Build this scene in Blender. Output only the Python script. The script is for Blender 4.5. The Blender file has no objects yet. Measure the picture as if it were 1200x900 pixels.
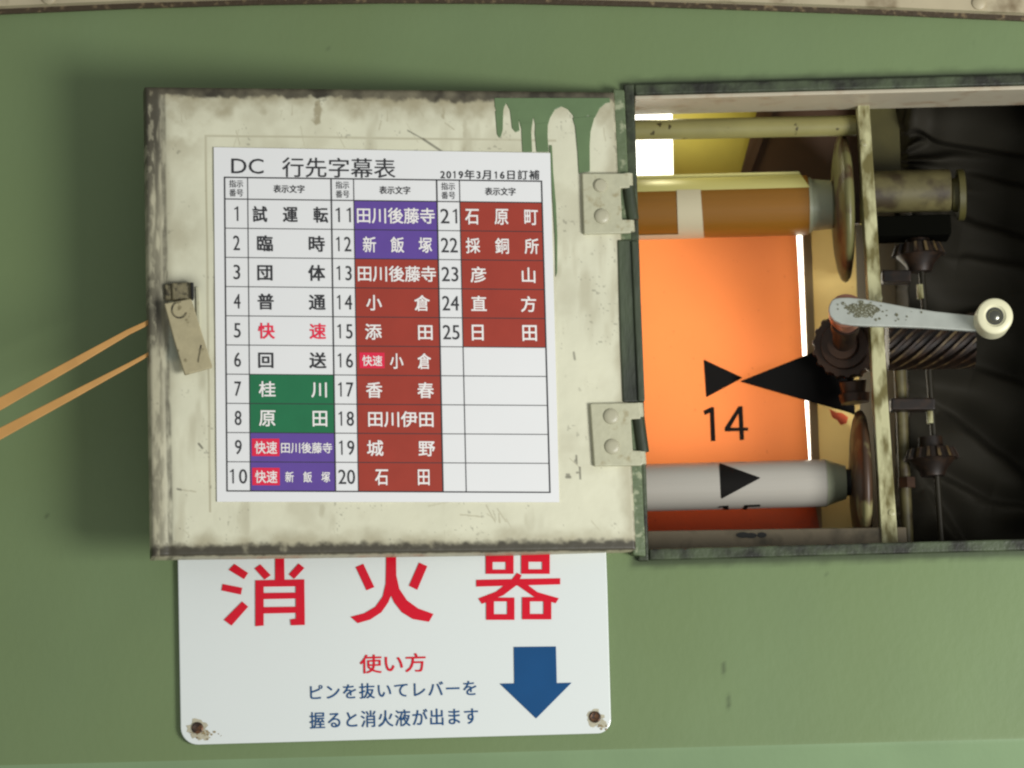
import bpy, math, random
import numpy as np
from mathutils import Vector, Matrix

random.seed(7)
SC = bpy.context.scene
COL = SC.collection
R = math.radians

# ------------------------------------------------------------------ camera
PITCH, ROLL, DIST, F = R(9.0), R(1.5), 2.5, 5000.0      # F in pixels of the 1200 px wide photograph
FWD = Vector((0, math.cos(PITCH), math.sin(PITCH)))
_r0, _u0 = Vector((1, 0, 0)), Vector((0, -math.sin(PITCH), math.cos(PITCH)))
RGT = _r0 * math.cos(ROLL) - _u0 * math.sin(ROLL)
UPV = _r0 * math.sin(ROLL) + _u0 * math.cos(ROLL)
CAM = -DIST * FWD
cd = bpy.data.cameras.new('camera')
cam = bpy.data.objects.new('camera', cd); COL.objects.link(cam)
m = Matrix((RGT, UPV, -FWD)).transposed().to_4x4(); m.translation = CAM
cam.matrix_world = m
cd.sensor_width = 36.0; cd.lens = F / 1200 * 36.0
cd.clip_start = 0.05; cd.clip_end = 50
cd.dof.use_dof = True; cd.dof.focus_distance = DIST - 0.03; cd.dof.aperture_fstop = 8.0
SC.camera = cam

def P_(px, py, Y):                            # the point at depth Y seen at a photo pixel
    d = (FWD * F + RGT * (px - 600) - UPV * (py - 450)).normalized()
    return CAM + d * ((Y - CAM.y) / d.y)

# ------------------------------------------------------------------ light
w = bpy.data.worlds.new('World'); SC.world = w; w.use_nodes = True
w.node_tree.nodes['Background'].inputs[0].default_value = (0.97, 1.0, 0.98, 1)
w.node_tree.nodes['Background'].inputs[1].default_value = 0.34

def area(name, loc, target, size, power, color):
    l = bpy.data.lights.new(name, 'AREA'); l.shape = 'DISK'; l.size = size; l.energy = power; l.color = color
    o = bpy.data.objects.new(name, l); COL.objects.link(o); o.location = loc
    o.rotation_euler = (Vector(target) - Vector(loc)).to_track_quat('-Z', 'Y').to_euler()
    return o
area('cab_window_light', (1.04, -1.07, -0.47), (0.0, 0, -0.05), 0.60, 22.0, (1.0, 1.0, 0.985))
area('added_cabinet_fill', tuple(P_(775, 96, .080)), tuple(P_(1010, 230, .070)), .03, 0.05, (1.0, 0.93, 0.55))  # unseen warm light added to brighten the rod, roller, disc and folds

SC.view_settings.view_transform = 'Standard'; SC.view_settings.look = 'None'
SC.view_settings.exposure = 0.0; SC.view_settings.gamma = 1.0
SC.cycles.filter_width = 2.2
SC.cycles.max_bounces = 8

# ------------------------------------------------------------------ helpers: rays and planes
def ray(px, py):
    return (FWD * F + RGT * (px - 600) - UPV * (py - 450)).normalized()

class Plane:
    def __init__(s, o, n): s.o, s.n = Vector(o), Vector(n).normalized()
    def at(s, px, py, off=0.0):
        d = ray(px, py); o = s.o + s.n * off
        return CAM + d * ((o - CAM).dot(s.n) / d.dot(s.n))

def W(Y): return Plane((0, Y, 0), (0, -1, 0))
def P(px, py, Y): return W(Y).at(px, py)

class Cyl:                                   # a cylinder along X through pixel (px,py) at depth Y
    def __init__(s, px, py, Y, r):
        s.c, s.r = P(px, py, Y), r
    def at(s, px, py, off=0.0):
        d = ray(px, py); r = s.r + off
        oy, oz = CAM.y - s.c.y, CAM.z - s.c.z
        a = d.y**2 + d.z**2; b = oy * d.y + oz * d.z; c = oy**2 + oz**2 - r * r
        q = max(b * b - a * c, 0.0)
        return CAM + d * ((-b - math.sqrt(q)) / a)

def lin(r, g, b):
    f = lambda c: (c / 255 / 12.92) if c / 255 <= 0.04045 else ((c / 255 + 0.055) / 1.055) ** 2.4
    return (f(r), f(g), f(b))

# ------------------------------------------------------------------ helpers: materials
def mat(name, col, rough=0.5, metal=0.0, var=0.0, vscale=60.0, patch=None, pscale=150.0, pth=0.6, pw=0.06,
        bump=0.0, bscale=400.0, spec=0.5, coat=0.0, stretch=(1, 1, 1)):
    M = bpy.data.materials.new(name); M.use_nodes = True
    nt = M.node_tree; N = nt.nodes; L = nt.links
    bs = N['Principled BSDF']
    bs.inputs['Roughness'].default_value = rough; bs.inputs['Metallic'].default_value = metal
    bs.inputs['Specular IOR Level'].default_value = spec
    bs.inputs['Coat Weight'].default_value = coat
    tc = N.new('ShaderNodeTexCoord'); mp = N.new('ShaderNodeMapping'); mp.inputs['Scale'].default_value = stretch
    L.new(tc.outputs['Object'], mp.inputs['Vector'])
    rgb = N.new('ShaderNodeRGB'); rgb.outputs[0].default_value = (*col, 1); out = rgb.outputs[0]
    def noise(sc, det=4):
        n = N.new('ShaderNodeTexNoise'); n.inputs['Scale'].default_value = sc; n.inputs['Detail'].default_value = det
        L.new(mp.outputs[0], n.inputs['Vector']); return n.outputs['Fac']
    def mix(fac, a, b, mode='MIX'):
        x = N.new('ShaderNodeMix'); x.data_type = 'RGBA'; x.blend_type = mode
        if hasattr(fac, 'is_linked'): L.new(fac, x.inputs[0])
        else: x.inputs[0].default_value = fac
        L.new(a, x.inputs[6])
        if hasattr(b, 'is_linked'): L.new(b, x.inputs[7])
        else: x.inputs[7].default_value = (*b, 1)
        return x.outputs[2]
    def ramp(f, a, b):
        r = N.new('ShaderNodeMapRange'); r.inputs[1].default_value = a; r.inputs[2].default_value = b
        L.new(f, r.inputs[0]); return r.outputs[0]
    if var:
        f = ramp(noise(vscale), 0.3, 0.7)
        d = tuple(c * (1 - var) for c in col); e = tuple(min(1, c * (1 + var)) for c in col)
        a = N.new('ShaderNodeRGB'); a.outputs[0].default_value = (*d, 1)
        out = mix(f, a.outputs[0], e)
    if patch:
        out = mix(ramp(noise(pscale, 6), pth - pw, pth + pw), out, patch)
    L.new(out, bs.inputs['Base Color'])
    if bump:
        b = N.new('ShaderNodeBump'); b.inputs['Strength'].default_value = bump; b.inputs['Distance'].default_value = 0.001
        L.new(noise(bscale), b.inputs['Height']); L.new(b.outputs[0], bs.inputs['Normal'])
    M['_'] = 0
    return M

def attr_mix(M, name, col):                   # lay a modelled stain (a mesh attribute) over the base colour
    nt = M.node_tree; N = nt.nodes; L = nt.links; bs = N['Principled BSDF']
    src = bs.inputs['Base Color'].links[0].from_socket
    a = N.new('ShaderNodeAttribute'); a.attribute_name = name
    x = N.new('ShaderNodeMix'); x.data_type = 'RGBA'
    L.new(a.outputs['Fac'], x.inputs[0]); L.new(src, x.inputs[6]); x.inputs[7].default_value = (*col, 1)
    L.new(x.outputs[2], bs.inputs['Base Color'])

GREEN = lin(114, 133, 92)
CREAM = lin(213, 211, 185)
m_wall = mat('green_wall_paint', GREEN, 0.42, var=0.06, vscale=14, bump=0.14, bscale=200, patch=lin(113, 131, 87), pscale=9, pth=.5, pw=.2, stretch=(1, 1, .7))
attr_mix(m_wall, 'grime', (0.012, 0.014, 0.008))
m_wall2 = mat('green_lit_below_fold', lin(124, 147, 108), 0.38, var=0.05, vscale=20, bump=0.08, bscale=260)  # lighter copy of the wall green: brightness below the fold painted in
m_frame = mat('dark_green_frame', lin(74, 84, 60), 0.5, patch=lin(34, 35, 26), pscale=60, pth=0.49, pw=0.12, bump=0.5, bscale=300)
m_chip = mat('chipped_green_edge', lin(92, 106, 74), 0.5, patch=lin(150, 156, 124), pscale=170, pth=0.60, pw=0.05, bump=0.5, bscale=300)
m_strip = mat('dark_hinge_strip', lin(70, 80, 58), 0.45, patch=lin(36, 40, 30), pscale=60, pth=0.5, pw=0.14, bump=0.4, stretch=(1, 1, .25))
m_door = mat('cream_door_paint', CREAM, 0.45, var=0.05, vscale=30, bump=0.25, bscale=130)
attr_mix(m_door, 'stain', lin(138, 126, 92))
attr_mix(m_door, 'smooth_patch', lin(176, 180, 160))
attr_mix(m_door, 'grime', lin(52, 47, 34))
m_drip = mat('green_drip_paint', lin(100, 122, 84), 0.35, var=0.10, vscale=50, bump=.15, bscale=120)
m_hinge = mat('cream_hinge_paint', lin(182, 180, 152), 0.42, var=0.06, vscale=200, patch=lin(160, 152, 120), pscale=160, pth=0.64, bump=0.2)
m_rivet = mat('rivet_paint', lin(176, 172, 146), 0.4, var=0.05)
m_latch = mat('tan_latch_lever', lin(168, 158, 124), 0.42, var=0.08, vscale=150, patch=lin(120, 110, 80), pscale=220, pth=0.66, bump=0.2)
m_latchd = mat('grimy_latch_bracket', lin(118, 110, 82), 0.5, var=0.25, vscale=260, patch=lin(58, 53, 36), pscale=240, pth=0.56, bump=0.5)
m_black = mat('black_gap', (0.01, 0.01, 0.008), 0.7)
m_shade = mat('painted_shade_black', (.004, .004, .003), 1.0, spec=.0)  # black for the painted shade under the bearing housing
m_paper = mat('white_paper', lin(230, 230, 229), 0.28, var=0.012, vscale=18, bump=.05, bscale=40)
m_mark = mat('black_print', (.007, .006, .005), .7, spec=.15)
m_film_tape = mat('aged_tape_residue', lin(196, 192, 152), 0.4)
m_ink = mat('black_ink', lin(42, 42, 46), 0.5)
m_redink = mat('red_ink', lin(232, 30, 70), 0.5)
m_brown = mat('brick_red_print', lin(158, 58, 44), 0.30, var=.05, vscale=70)
m_purple = mat('purple_print', lin(98, 72, 152), 0.30, var=.05, vscale=70)
m_greenp = mat('green_print', lin(32, 112, 72), 0.30, var=.05, vscale=70)
m_redbox = mat('crimson_print', lin(222, 24, 66), 0.45)
m_whitep = mat('white_print', lin(236, 232, 228), 0.45)
m_sign = mat('white_enamel_sign', lin(226, 231, 227), 0.16, var=0.012, vscale=5, bump=.02, bscale=25)
attr_mix(m_sign, 'rust', lin(120, 104, 70))
m_signred = mat('sign_red', lin(216, 14, 42), 0.25, var=.04, vscale=40)
m_signblue = mat('sign_blue', lin(18, 76, 126), 0.25, var=.05, vscale=40)
m_screw = mat('dark_rusty_screw', lin(56, 42, 32), 0.5, metal=0.4, patch=lin(110, 76, 50), pscale=600, pth=0.55)
m_mould = mat('beige_moulding', lin(182, 170, 140), 0.5, var=0.1, vscale=30, patch=lin(110, 92, 64), pscale=50, pth=0.62, pw=.1)
m_mouldd = mat('moulding_shadow_paint', lin(66, 54, 38), 0.6, patch=lin(120, 104, 76), pscale=240, pth=0.62, pw=.06, bump=.4)
m_band = mat('orange_rubber', lin(196, 146, 80), 0.6, var=0.06)
m_post = mat('worn_cream_steel', lin(188, 185, 142), 0.42, var=0.08, vscale=60, patch=lin(104, 96, 52), pscale=95, pth=0.51, pw=0.10, bump=.2, stretch=(1.6, 1, .6))
m_rod = mat('yellowed_rod', lin(140, 134, 84), 0.4, var=0.08, patch=lin(60, 52, 24), pscale=170, pth=0.67, pw=.02)
m_disc = mat('worn_olive_disc', lin(112, 109, 68), 0.42, var=0.10, vscale=50, patch=lin(72, 50, 32), pscale=55, pth=0.54, pw=.06)
m_housing = mat('greasy_bearing_housing', lin(98, 91, 58), 0.48, var=0.2, vscale=60, patch=lin(58, 48, 30), pscale=70, pth=0.52, pw=.10)
m_olive = mat('dark_olive_paint', lin(78, 73, 36), 0.5, var=.15, vscale=80)
m_gear = mat('greasy_brown_gear', lin(62, 42, 28), 0.38, metal=0.3, var=0.3, vscale=120)
m_geard = mat('dark_greasy_gear', lin(26, 17, 10), 0.48, metal=0.1, var=0.3, vscale=120, patch=lin(46, 30, 17), pscale=170, pth=.55, pw=.1)
m_teeth = mat('tooth_edges', lin(92, 76, 48), 0.42, metal=0.1, patch=lin(40, 26, 16), pscale=130, pth=.46, pw=.1)
m_shaft = mat('dark_steel_shaft', lin(46, 42, 32), 0.40, metal=0.4)
m_collar = mat('pinkish_steel_collar', lin(170, 120, 98), 0.3, metal=0.6)
m_alu = mat('aluminium_crank', lin(190, 194, 184), 0.32, metal=0.5, var=.06, vscale=120, bump=.1, bscale=300)
m_wear = mat('crank_wear', lin(88, 86, 62), 0.6, metal=0.1, patch=lin(150, 152, 136), pscale=900, pth=.56, pw=.05)
m_knob = mat('cream_plastic_knob', lin(222, 218, 182), 0.35)
m_bolt = mat('steel_bolt', lin(120, 120, 110), 0.25, metal=0.9)
m_vinyl = mat('black_vinyl', (0.028, 0.025, 0.018), 0.68, spec=0.10)
m_boxin = mat('dark_box_lining', lin(60, 52, 38), 0.6)
m_reveal = mat('pinkish_white_reveal', lin(186, 177, 154), 0.4, var=0.05, patch=lin(160, 138, 112), pscale=60, pth=.63, pw=.1)
m_yellow = mat('yellowed_panel', lin(156, 144, 62), 0.45, var=0.05)
m_brownp = mat('brown_wedge_panel', lin(70, 48, 30), 0.5, var=0.1)  # brown of the panel with the slanted left edge
m_creamp = mat('cream_side_panel', lin(226, 200, 126), 0.45, var=0.05, patch=lin(170, 110, 40), pscale=140, pth=.70, pw=.03)
m_tan = mat('tan_flange', lin(166, 140, 92), 0.45)
m_orangep = mat('orange_red_paint', lin(244, 104, 62), 0.45)
m_amber = mat('amber_film_roll', lin(134, 90, 27), 0.30, var=0.03, stretch=(.2, 1, 6))
m_rollhi = mat('painted_roller_highlight', lin(206, 199, 128), 0.35)
m_whitefilm = mat('white_film_mark', lin(198, 188, 156), 0.35)
m_roller = mat('grey_white_film_roll', lin(182, 177, 166), 0.22, var=0.02, stretch=(.1, 1, 12))
m_cap = mat('grey_green_cap', lin(160, 164, 138), 0.35)
m_sill = mat('grimy_sill', lin(112, 100, 78), 0.5, var=.1, patch=lin(70, 62, 44), pscale=60, pth=.58, pw=.1)

m_film = bpy.data.materials.new('orange_translucent_film'); m_film.use_nodes = True
nt = m_film.node_tree; N = nt.nodes; L = nt.links
bs = N['Principled BSDF']; bs.inputs['Base Color'].default_value = (0.42, 0.10, 0.035, 1); bs.inputs['Roughness'].default_value = 0.4
tcn = N.new('ShaderNodeTexCoord'); nz = N.new('ShaderNodeTexNoise'); nz.inputs['Scale'].default_value = 26; nz.inputs['Detail'].default_value = 5
nz2 = N.new('ShaderNodeTexNoise'); nz2.inputs['Scale'].default_value = 420; nz2.inputs['Detail'].default_value = 2
L.new(tcn.outputs['Object'], nz.inputs['Vector']); L.new(tcn.outputs['Object'], nz2.inputs['Vector'])
mr = N.new('ShaderNodeMapRange'); mr.inputs[1].default_value = .3; mr.inputs[2].default_value = .7; mr.inputs[3].default_value = .93; mr.inputs[4].default_value = 1.0
mr2 = N.new('ShaderNodeMapRange'); mr2.inputs[1].default_value = .70; mr2.inputs[2].default_value = .76; mr2.inputs[3].default_value = 1.0; mr2.inputs[4].default_value = .70
L.new(nz.outputs[0], mr.inputs[0]); L.new(nz2.outputs[0], mr2.inputs[0])
mu = N.new('ShaderNodeMath'); mu.operation = 'MULTIPLY'; L.new(mr.outputs[0], mu.inputs[0]); L.new(mr2.outputs[0], mu.inputs[1])
tr = N.new('ShaderNodeBsdfTranslucent'); vm = N.new('ShaderNodeVectorMath'); vm.operation = 'SCALE'
vm.inputs[0].default_value = (0.68, 0.212, 0.062); L.new(mu.outputs[0], vm.inputs['Scale']); L.new(vm.outputs[0], tr.inputs['Color'])
mx = N.new('ShaderNodeMixShader'); mx.inputs[0].default_value = 0.6
L.new(bs.outputs[0], mx.inputs[1]); L.new(tr.outputs[0], mx.inputs[2]); L.new(mx.outputs[0], N['Material Output'].inputs[0])

nt = m_creamp.node_tree; N = nt.nodes; L = nt.links     # translucence added so the window behind brightens the side panel
tr = N.new('ShaderNodeBsdfTranslucent'); tr.inputs['Color'].default_value = (0.62, 0.44, 0.17, 1)
mx = N.new('ShaderNodeMixShader'); mx.inputs[0].default_value = 0.22
L.new(N['Principled BSDF'].outputs[0], mx.inputs[1]); L.new(tr.outputs[0], mx.inputs[2]); L.new(mx.outputs[0], N['Material Output'].inputs[0])

def emit(name, col, s):
    M = bpy.data.materials.new(name); M.use_nodes = True; b = M.node_tree.nodes['Principled BSDF']
    b.inputs['Base Color'].default_value = (*col, 1)
    b.inputs['Emission Color'].default_value = (*col, 1); b.inputs['Emission Strength'].default_value = s
    return M
m_window = emit('bright_daylit_window', (1.0, 0.97, 0.84), 3.7)

# ------------------------------------------------------------------ helpers: meshes
class MB:
    def __init__(s): s.v, s.f, s.mi = [], [], []
    def add(s, vs, fs, mi=0):
        b = len(s.v); s.v += [tuple(x) for x in vs]
        for f in fs: s.f.append([b + i for i in f]); s.mi.append(mi)
        return s
    def prism(s, front, back, mi=0):          # front listed clockwise in the picture
        n = len(front)
        fs = [list(range(n))[::-1], [n + i for i in range(n)]]
        fs += [[i, (i + 1) % n, n + (i + 1) % n, n + i] for i in range(n)]
        return s.add(list(front) + list(back), fs, mi)
    def plate(s, pl, pts, off, th, mi=0):     # outline in photo pixels, on a plane; front at off, th thick
        fr = [pl.at(x, y, off) for x, y in pts]
        return s.prism(fr, [p - pl.n * th for p in fr], mi)
    def sheet(s, pl, pts, off, mi=0):
        return s.add([pl.at(x, y, off) for x, y in pts], [list(range(len(pts)))[::-1]], mi)
    def box(s, a, b, mi=0):
        x0, y0, z0 = a; x1, y1, z1 = b
        v = [(x, y, z) for x in (x0, x1) for y in (y0, y1) for z in (z0, z1)]
        return s.add(v, [(0, 1, 3, 2), (4, 6, 7, 5), (0, 4, 5, 1), (2, 3, 7, 6), (0, 2, 6, 4), (1, 5, 7, 3)], mi)
    def lathe(s, c, ax, prof, n=48, mi=0, a0=0.0, a1=2 * math.pi, up=None):   # prof: (distance along the axis, radius)
        c, ax = Vector(c), Vector(ax).normalized()
        u = Vector(up) if up else (Vector((0, -1, 0)) if abs(ax.y) < .9 else Vector((1, 0, 0)))
        u = (u - ax * u.dot(ax)).normalized(); q = ax.cross(u)
        full = abs(a1 - a0 - 2 * math.pi) < 1e-6
        m_ = n if full else n + 1
        vs, fs = [], []
        for d, r in prof:
            for i in range(m_):
                a = a0 + (a1 - a0) * i / n
                vs.append(c + ax * d + (u * math.cos(a) + q * math.sin(a)) * r)
        for k in range(len(prof) - 1):
            for i in range(n):
                j = (i + 1) % m_
                fs.append((k * m_ + i, k * m_ + j, (k + 1) * m_ + j, (k + 1) * m_ + i))
        if full:
            fs.append(list(range(m_))[::-1]); fs.append([(len(prof) - 1) * m_ + i for i in range(m_)])
        return s.add(vs, fs, mi)
    def tube(s, p0, p1, r0, r1=None, n=32, mi=0):
        p0, p1 = Vector(p0), Vector(p1)
        return s.lathe(p0, p1 - p0, [(0, r0), ((p1 - p0).length, r1 if r1 is not None else r0)], n, mi)
    def gear(s, c, ax, teeth, r0, r1, r2, th, mi=0, tip=1, twist=0.0, rot=0.0):  # root r0; tip r1 at front, r2 at back
        c, ax = Vector(c), Vector(ax).normalized()
        u = Vector((0, 0, 1)) if abs(ax.z) < .9 else Vector((1, 0, 0))
        u = (u - ax * u.dot(ax)).normalized(); q = ax.cross(u)
        k = r2 / r1; vs, prof = [], []
        for t in range(teeth):
            for fr, rr in ((0, r0), (.22, r0), (.36, r1), (.64, r1), (.78, r0)): prof.append(((t + fr) / teeth * 2 * math.pi + rot, rr))
        n = len(prof)
        for a, rr in prof: vs.append(c + (u * math.cos(a) + q * math.sin(a)) * rr)
        for a, rr in prof: vs.append(c - ax * th + (u * math.cos(a + twist) + q * math.sin(a + twist)) * rr * k)
        s.add(vs, [list(range(n)), [n + i for i in range(n)][::-1]], mi)
        b = len(s.v) - 2 * n
        for i in range(n):
            s.f.append([b + i, b + n + i, b + n + (i + 1) % n, b + (i + 1) % n])
            s.mi.append(tip if i % 5 == 2 else mi)
        return s
    def gear_long(s, c, ax, teeth, r0, r1, ln, twist, rows=24):   # helical gear, its teeth winding along the axis
        c, ax = Vector(c), Vector(ax).normalized(); u = Vector((0, 0, 1)); q = ax.cross(u); n = teeth * 5; b = len(s.v)
        for k in range(rows + 1):
            for t in range(teeth):
                for fr, rr in ((0, r0), (.22, r0), (.36, r1), (.60, r1), (.78, r0)):
                    a = (t + fr) / teeth * 2 * math.pi + twist * k / rows
                    s.v.append(tuple(c - ax * (ln * k / rows) + (u * math.cos(a) + q * math.sin(a)) * rr))
        for k in range(rows):
            for i in range(n):
                s.f.append([b + k * n + i, b + (k + 1) * n + i, b + (k + 1) * n + (i + 1) % n, b + k * n + (i + 1) % n]); s.mi.append(1 if i % 5 == 2 else 0)
        s.f.append([b + i for i in range(n)]); s.mi.append(0); s.f.append([b + rows * n + i for i in range(n)][::-1]); s.mi.append(0)
        return s
    def build(s, name, mats, parent=None, smooth=None, bevel=0.0, seg=2):
        me = bpy.data.meshes.new(name); me.from_pydata(s.v, [], s.f)
        for x in (mats if isinstance(mats, (list, tuple)) else [mats]): me.materials.append(x)
        me.polygons.foreach_set('material_index', s.mi)
        me.validate(); me.update()
        if smooth:
            me.polygons.foreach_set('use_smooth', [True] * len(me.polygons)); me.set_sharp_from_angle(angle=R(smooth))
        o = bpy.data.objects.new(name, me); COL.objects.link(o)
        if parent is not None: o.parent = parent
        if bevel:
            b = o.modifiers.new('bevel', 'BEVEL'); b.width = bevel; b.segments = seg; b.limit_method = 'ANGLE'; b.angle_limit = R(40)
        return o

def thing(name, label, cat, group=None):
    o = bpy.data.objects.new(name, None); COL.objects.link(o); o['label'] = label; o['category'] = cat
    o.empty_display_size = 0.02
    if group: o['group'] = group
    return o
def tag(o, label, cat, group=None):
    o['label'] = label; o['category'] = cat
    if group: o['group'] = group
    return o

_tc = bpy.data.curves.new('lettering', 'FONT'); _to = bpy.data.objects.new('lettering', _tc)
COL.objects.link(_to)
def glyphs(text, bold=0.0, space=1.0):
    if '1' not in text: return glyphs_font(text, bold, space)
    vs, fs, x = [], [], 0.0                    # a flagged figure one, and figures on half-width cells
    for ch in text:
        if ch == '1': v, f = [(.22, 0), (.285, 0), (.285, .69), (.235, .69), (.22, .655), (.10, .585), (.10, .53), (.22, .585)], [list(range(8))]
        else: v, f = glyphs_font(ch, bold, 1.0)
        if ch.isdigit() and ch != '1':
            c = (min(p[0] for p in v) + max(p[0] for p in v)) / 2; v = [((p[0] - c) * .93 + .25, p[1]) for p in v]
        fs += [[i + len(vs) for i in q] for q in f]; vs += [(p[0] + x, p[1]) for p in v]
        x += .52 * space if ch.isdigit() else 1.0 * space
    return vs, fs
def glyphs_font(text, bold=0.0, space=1.0):
    _tc.body = text; _tc.offset = bold; _tc.resolution_u = 3; _tc.space_character = space
    dg = bpy.context.evaluated_depsgraph_get(); dg.update()
    e = _to.evaluated_get(dg); me = e.to_mesh()
    vs = [(v.co.x, v.co.y) for v in me.vertices]; fs = [list(p.vertices) for p in me.polygons]
    e.to_mesh_clear()
    return vs, fs

def letter(mb, pl, text, quad, off, mi=0, bold=0.0, space=1.0):
    """Lay text so that its ink fills the quad (TL, TR, BR, BL in photo pixels) on a plane."""
    vs, fs = glyphs(text, 0, space)
    x0, x1 = min(v[0] for v in vs), max(v[0] for v in vs); y0, y1 = min(v[1] for v in vs), max(v[1] for v in vs)
    jit = [(0, 0)] if bold <= 0 else [(-bold, -bold), (bold, -bold), (-bold, bold), (bold, bold), (0, 0)]
    for k, (jx, jy) in enumerate(jit):        # heavier strokes: the same glyphs laid again, a hair to the side
        out = []
        for x, y in vs:
            s, t = (x + jx - x0) / (x1 - x0), (y1 - y - jy) / (y1 - y0)
            out.append(pl.at(*bil(quad, s, t), off + .000006 * k))
        mb.add(out, fs, mi)
    return mb

def bil(q, s, t):
    (ax, ay), (bx, by), (cx, cy), (dx, dy) = q
    return ((1 - s) * (1 - t) * ax + s * (1 - t) * bx + s * t * cx + (1 - s) * t * dx,
            (1 - s) * (1 - t) * ay + s * (1 - t) * by + s * t * cy + (1 - s) * t * dy)
def rect(x0, y0, x1, y1): return [(x0, y0), (x1, y0), (x1, y1), (x0, y1)]

def vnoise(x, y, seed=0, oct=4):              # fractal value noise on numpy arrays, about 0..1
    out = np.zeros_like(x, dtype=float); amp, tot = 1.0, 0.0
    for k in range(oct):
        xi, yi = np.floor(x).astype(int), np.floor(y).astype(int); fx, fy = x - xi, y - yi
        fx, fy = fx * fx * (3 - 2 * fx), fy * fy * (3 - 2 * fy)
        def h(a, b):
            n = (a * 374761393 + b * 668265263 + (seed + k * 17) * 1442695041) & 0xFFFFFFFF
            n = ((n ^ (n >> 13)) * 1274126177) & 0xFFFFFFFF
            return ((n ^ (n >> 16)) & 0xFFFF) / 65535.0
        out += amp * ((h(xi, yi) * (1 - fx) + h(xi + 1, yi) * fx) * (1 - fy) + (h(xi, yi + 1) * (1 - fx) + h(xi + 1, yi + 1) * fx) * fy)
        tot += amp; amp *= 0.5; x, y = x * 2.03 + 11.3, y * 2.03 + 5.7
    return out / tot
def sstep(a, b, x):
    t = np.clip((x - a) / (b - a), 0, 1); return t * t * (3 - 2 * t)

def project(X, Y, Z):                         # world arrays -> photo pixels
    dx, dy, dz = X - CAM.x, Y - CAM.y, Z - CAM.z
    d = dx * FWD.x + dy * FWD.y + dz * FWD.z
    return (600 + F * (dx * RGT.x + dy * RGT.y + dz * RGT.z) / d, 450 - F * (dx * UPV.x + dy * UPV.y + dz * UPV.z) / d)

def set_attr(me, name, arr):
    a = me.attributes.new(name, 'FLOAT', 'POINT'); a.data.foreach_set('value', np.clip(arr, 0, 1).astype(np.float32).ravel())

# ------------------------------------------------------------------ the wall
HX0 = (P(743, 118, 0).x + P(757, 636, 0).x) / 2
HX1 = P(1290, 380, 0).x
HZ1 = P(970, 106, 0).z
HZ0 = P(980, 639, 0).z
ZF = P(600, 878, 0).z                          # the fold near the bottom

def build_wall():
    step = 0.0022
    xa, xb, za, zb = P(-30, 450, 0).x, P(1235, 450, 0).x, ZF, P(600, -20, 0).z
    xs = sorted(set([-1.2, -.7, xa, HX0, xb, HX1, .9, 1.5] + list(np.arange(xa, xb, step))))
    zs = sorted(set([za, HZ0, HZ1, zb, .5, .9] + list(np.arange(za, zb, step))))
    xs = [x for x in xs if x in (HX0, HX1) or min(abs(x - HX0), abs(x - HX1)) > 5e-4]
    zs = [z for z in zs if z in (HZ0, HZ1) or min(abs(z - HZ0), abs(z - HZ1)) > 5e-4]
    # below the fold the wall bends away (towards +Y) in a small radius
    low = []
    for a in (4, 9, 14, 19, 24): low.append((ZF - 0.010 * math.sin(R(a)), 0.010 * (1 - math.cos(R(a)))))
    zl, yl = low[-1]; low.append((zl - .30 * math.cos(R(24)), yl + .30 * math.sin(R(24))))
    rows = [(z, y) for z, y in low[::-1]] + [(z, 0.0) for z in zs]
    X, Zi = np.meshgrid(np.array(xs), np.arange(len(rows)))
    Z = np.array([r[0] for r in rows])[Zi]; Y = np.array([r[1] for r in rows])[Zi]
    nx = len(xs)
    v = np.stack([X, Y, Z], -1).reshape(-1, 3)
    f = []
    for j in range(len(rows) - 1):
        zm = (rows[j][0] + rows[j + 1][0]) / 2
        inz = HZ0 < zm < HZ1
        for i in range(nx - 1):
            if inz and HX0 < (xs[i] + xs[i + 1]) / 2 < HX1: continue
            f.append((j * nx + i, j * nx + i + 1, (j + 1) * nx + i + 1, (j + 1) * nx + i))
    me = bpy.data.meshes.new('wall'); me.from_pydata(v.tolist(), [], f)
    px, py = project(X, Y, Z)
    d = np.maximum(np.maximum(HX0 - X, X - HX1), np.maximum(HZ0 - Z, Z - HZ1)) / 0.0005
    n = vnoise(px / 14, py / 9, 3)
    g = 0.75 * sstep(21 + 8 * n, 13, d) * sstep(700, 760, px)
    # three little knocks in the paint
    def scratch(x0, y0, x1, y1, wd):
        t = np.clip(((px - x0) * (x1 - x0) + (py - y0) * (y1 - y0)) / ((x1 - x0)**2 + (y1 - y0)**2), 0, 1)
        return sstep(wd, wd * .3, np.hypot(px - x0 - t * (x1 - x0), py - y0 - t * (y1 - y0)))
    g = np.maximum(g, .45 * scratch(847, 776, 855, 832, 1.5) * (.35 + .65 * sstep(.3, .6, vnoise(px / 4, py / 4, 6, 2))))
    for q in ((386, 56), (970, 672), (1140, 52), (55, 606)):
        g = np.maximum(g, .5 * sstep(2.6, 1.0, np.hypot(px - q[0], py - q[1])))
    set_attr(me, 'grime', g)
    me.materials.append(m_wall); me.materials.append(m_wall2)
    me.polygons.foreach_set('material_index', [1 if p[0] < 4 * nx else 0 for p in f])
    me.polygons.foreach_set('use_smooth', [True] * len(me.polygons))
    o = bpy.data.objects.new('wall', me); COL.objects.link(o); o['kind'] = 'structure'
    o['label'] = 'painted green wall panel with a fold along its lower edge'
build_wall()

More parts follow.
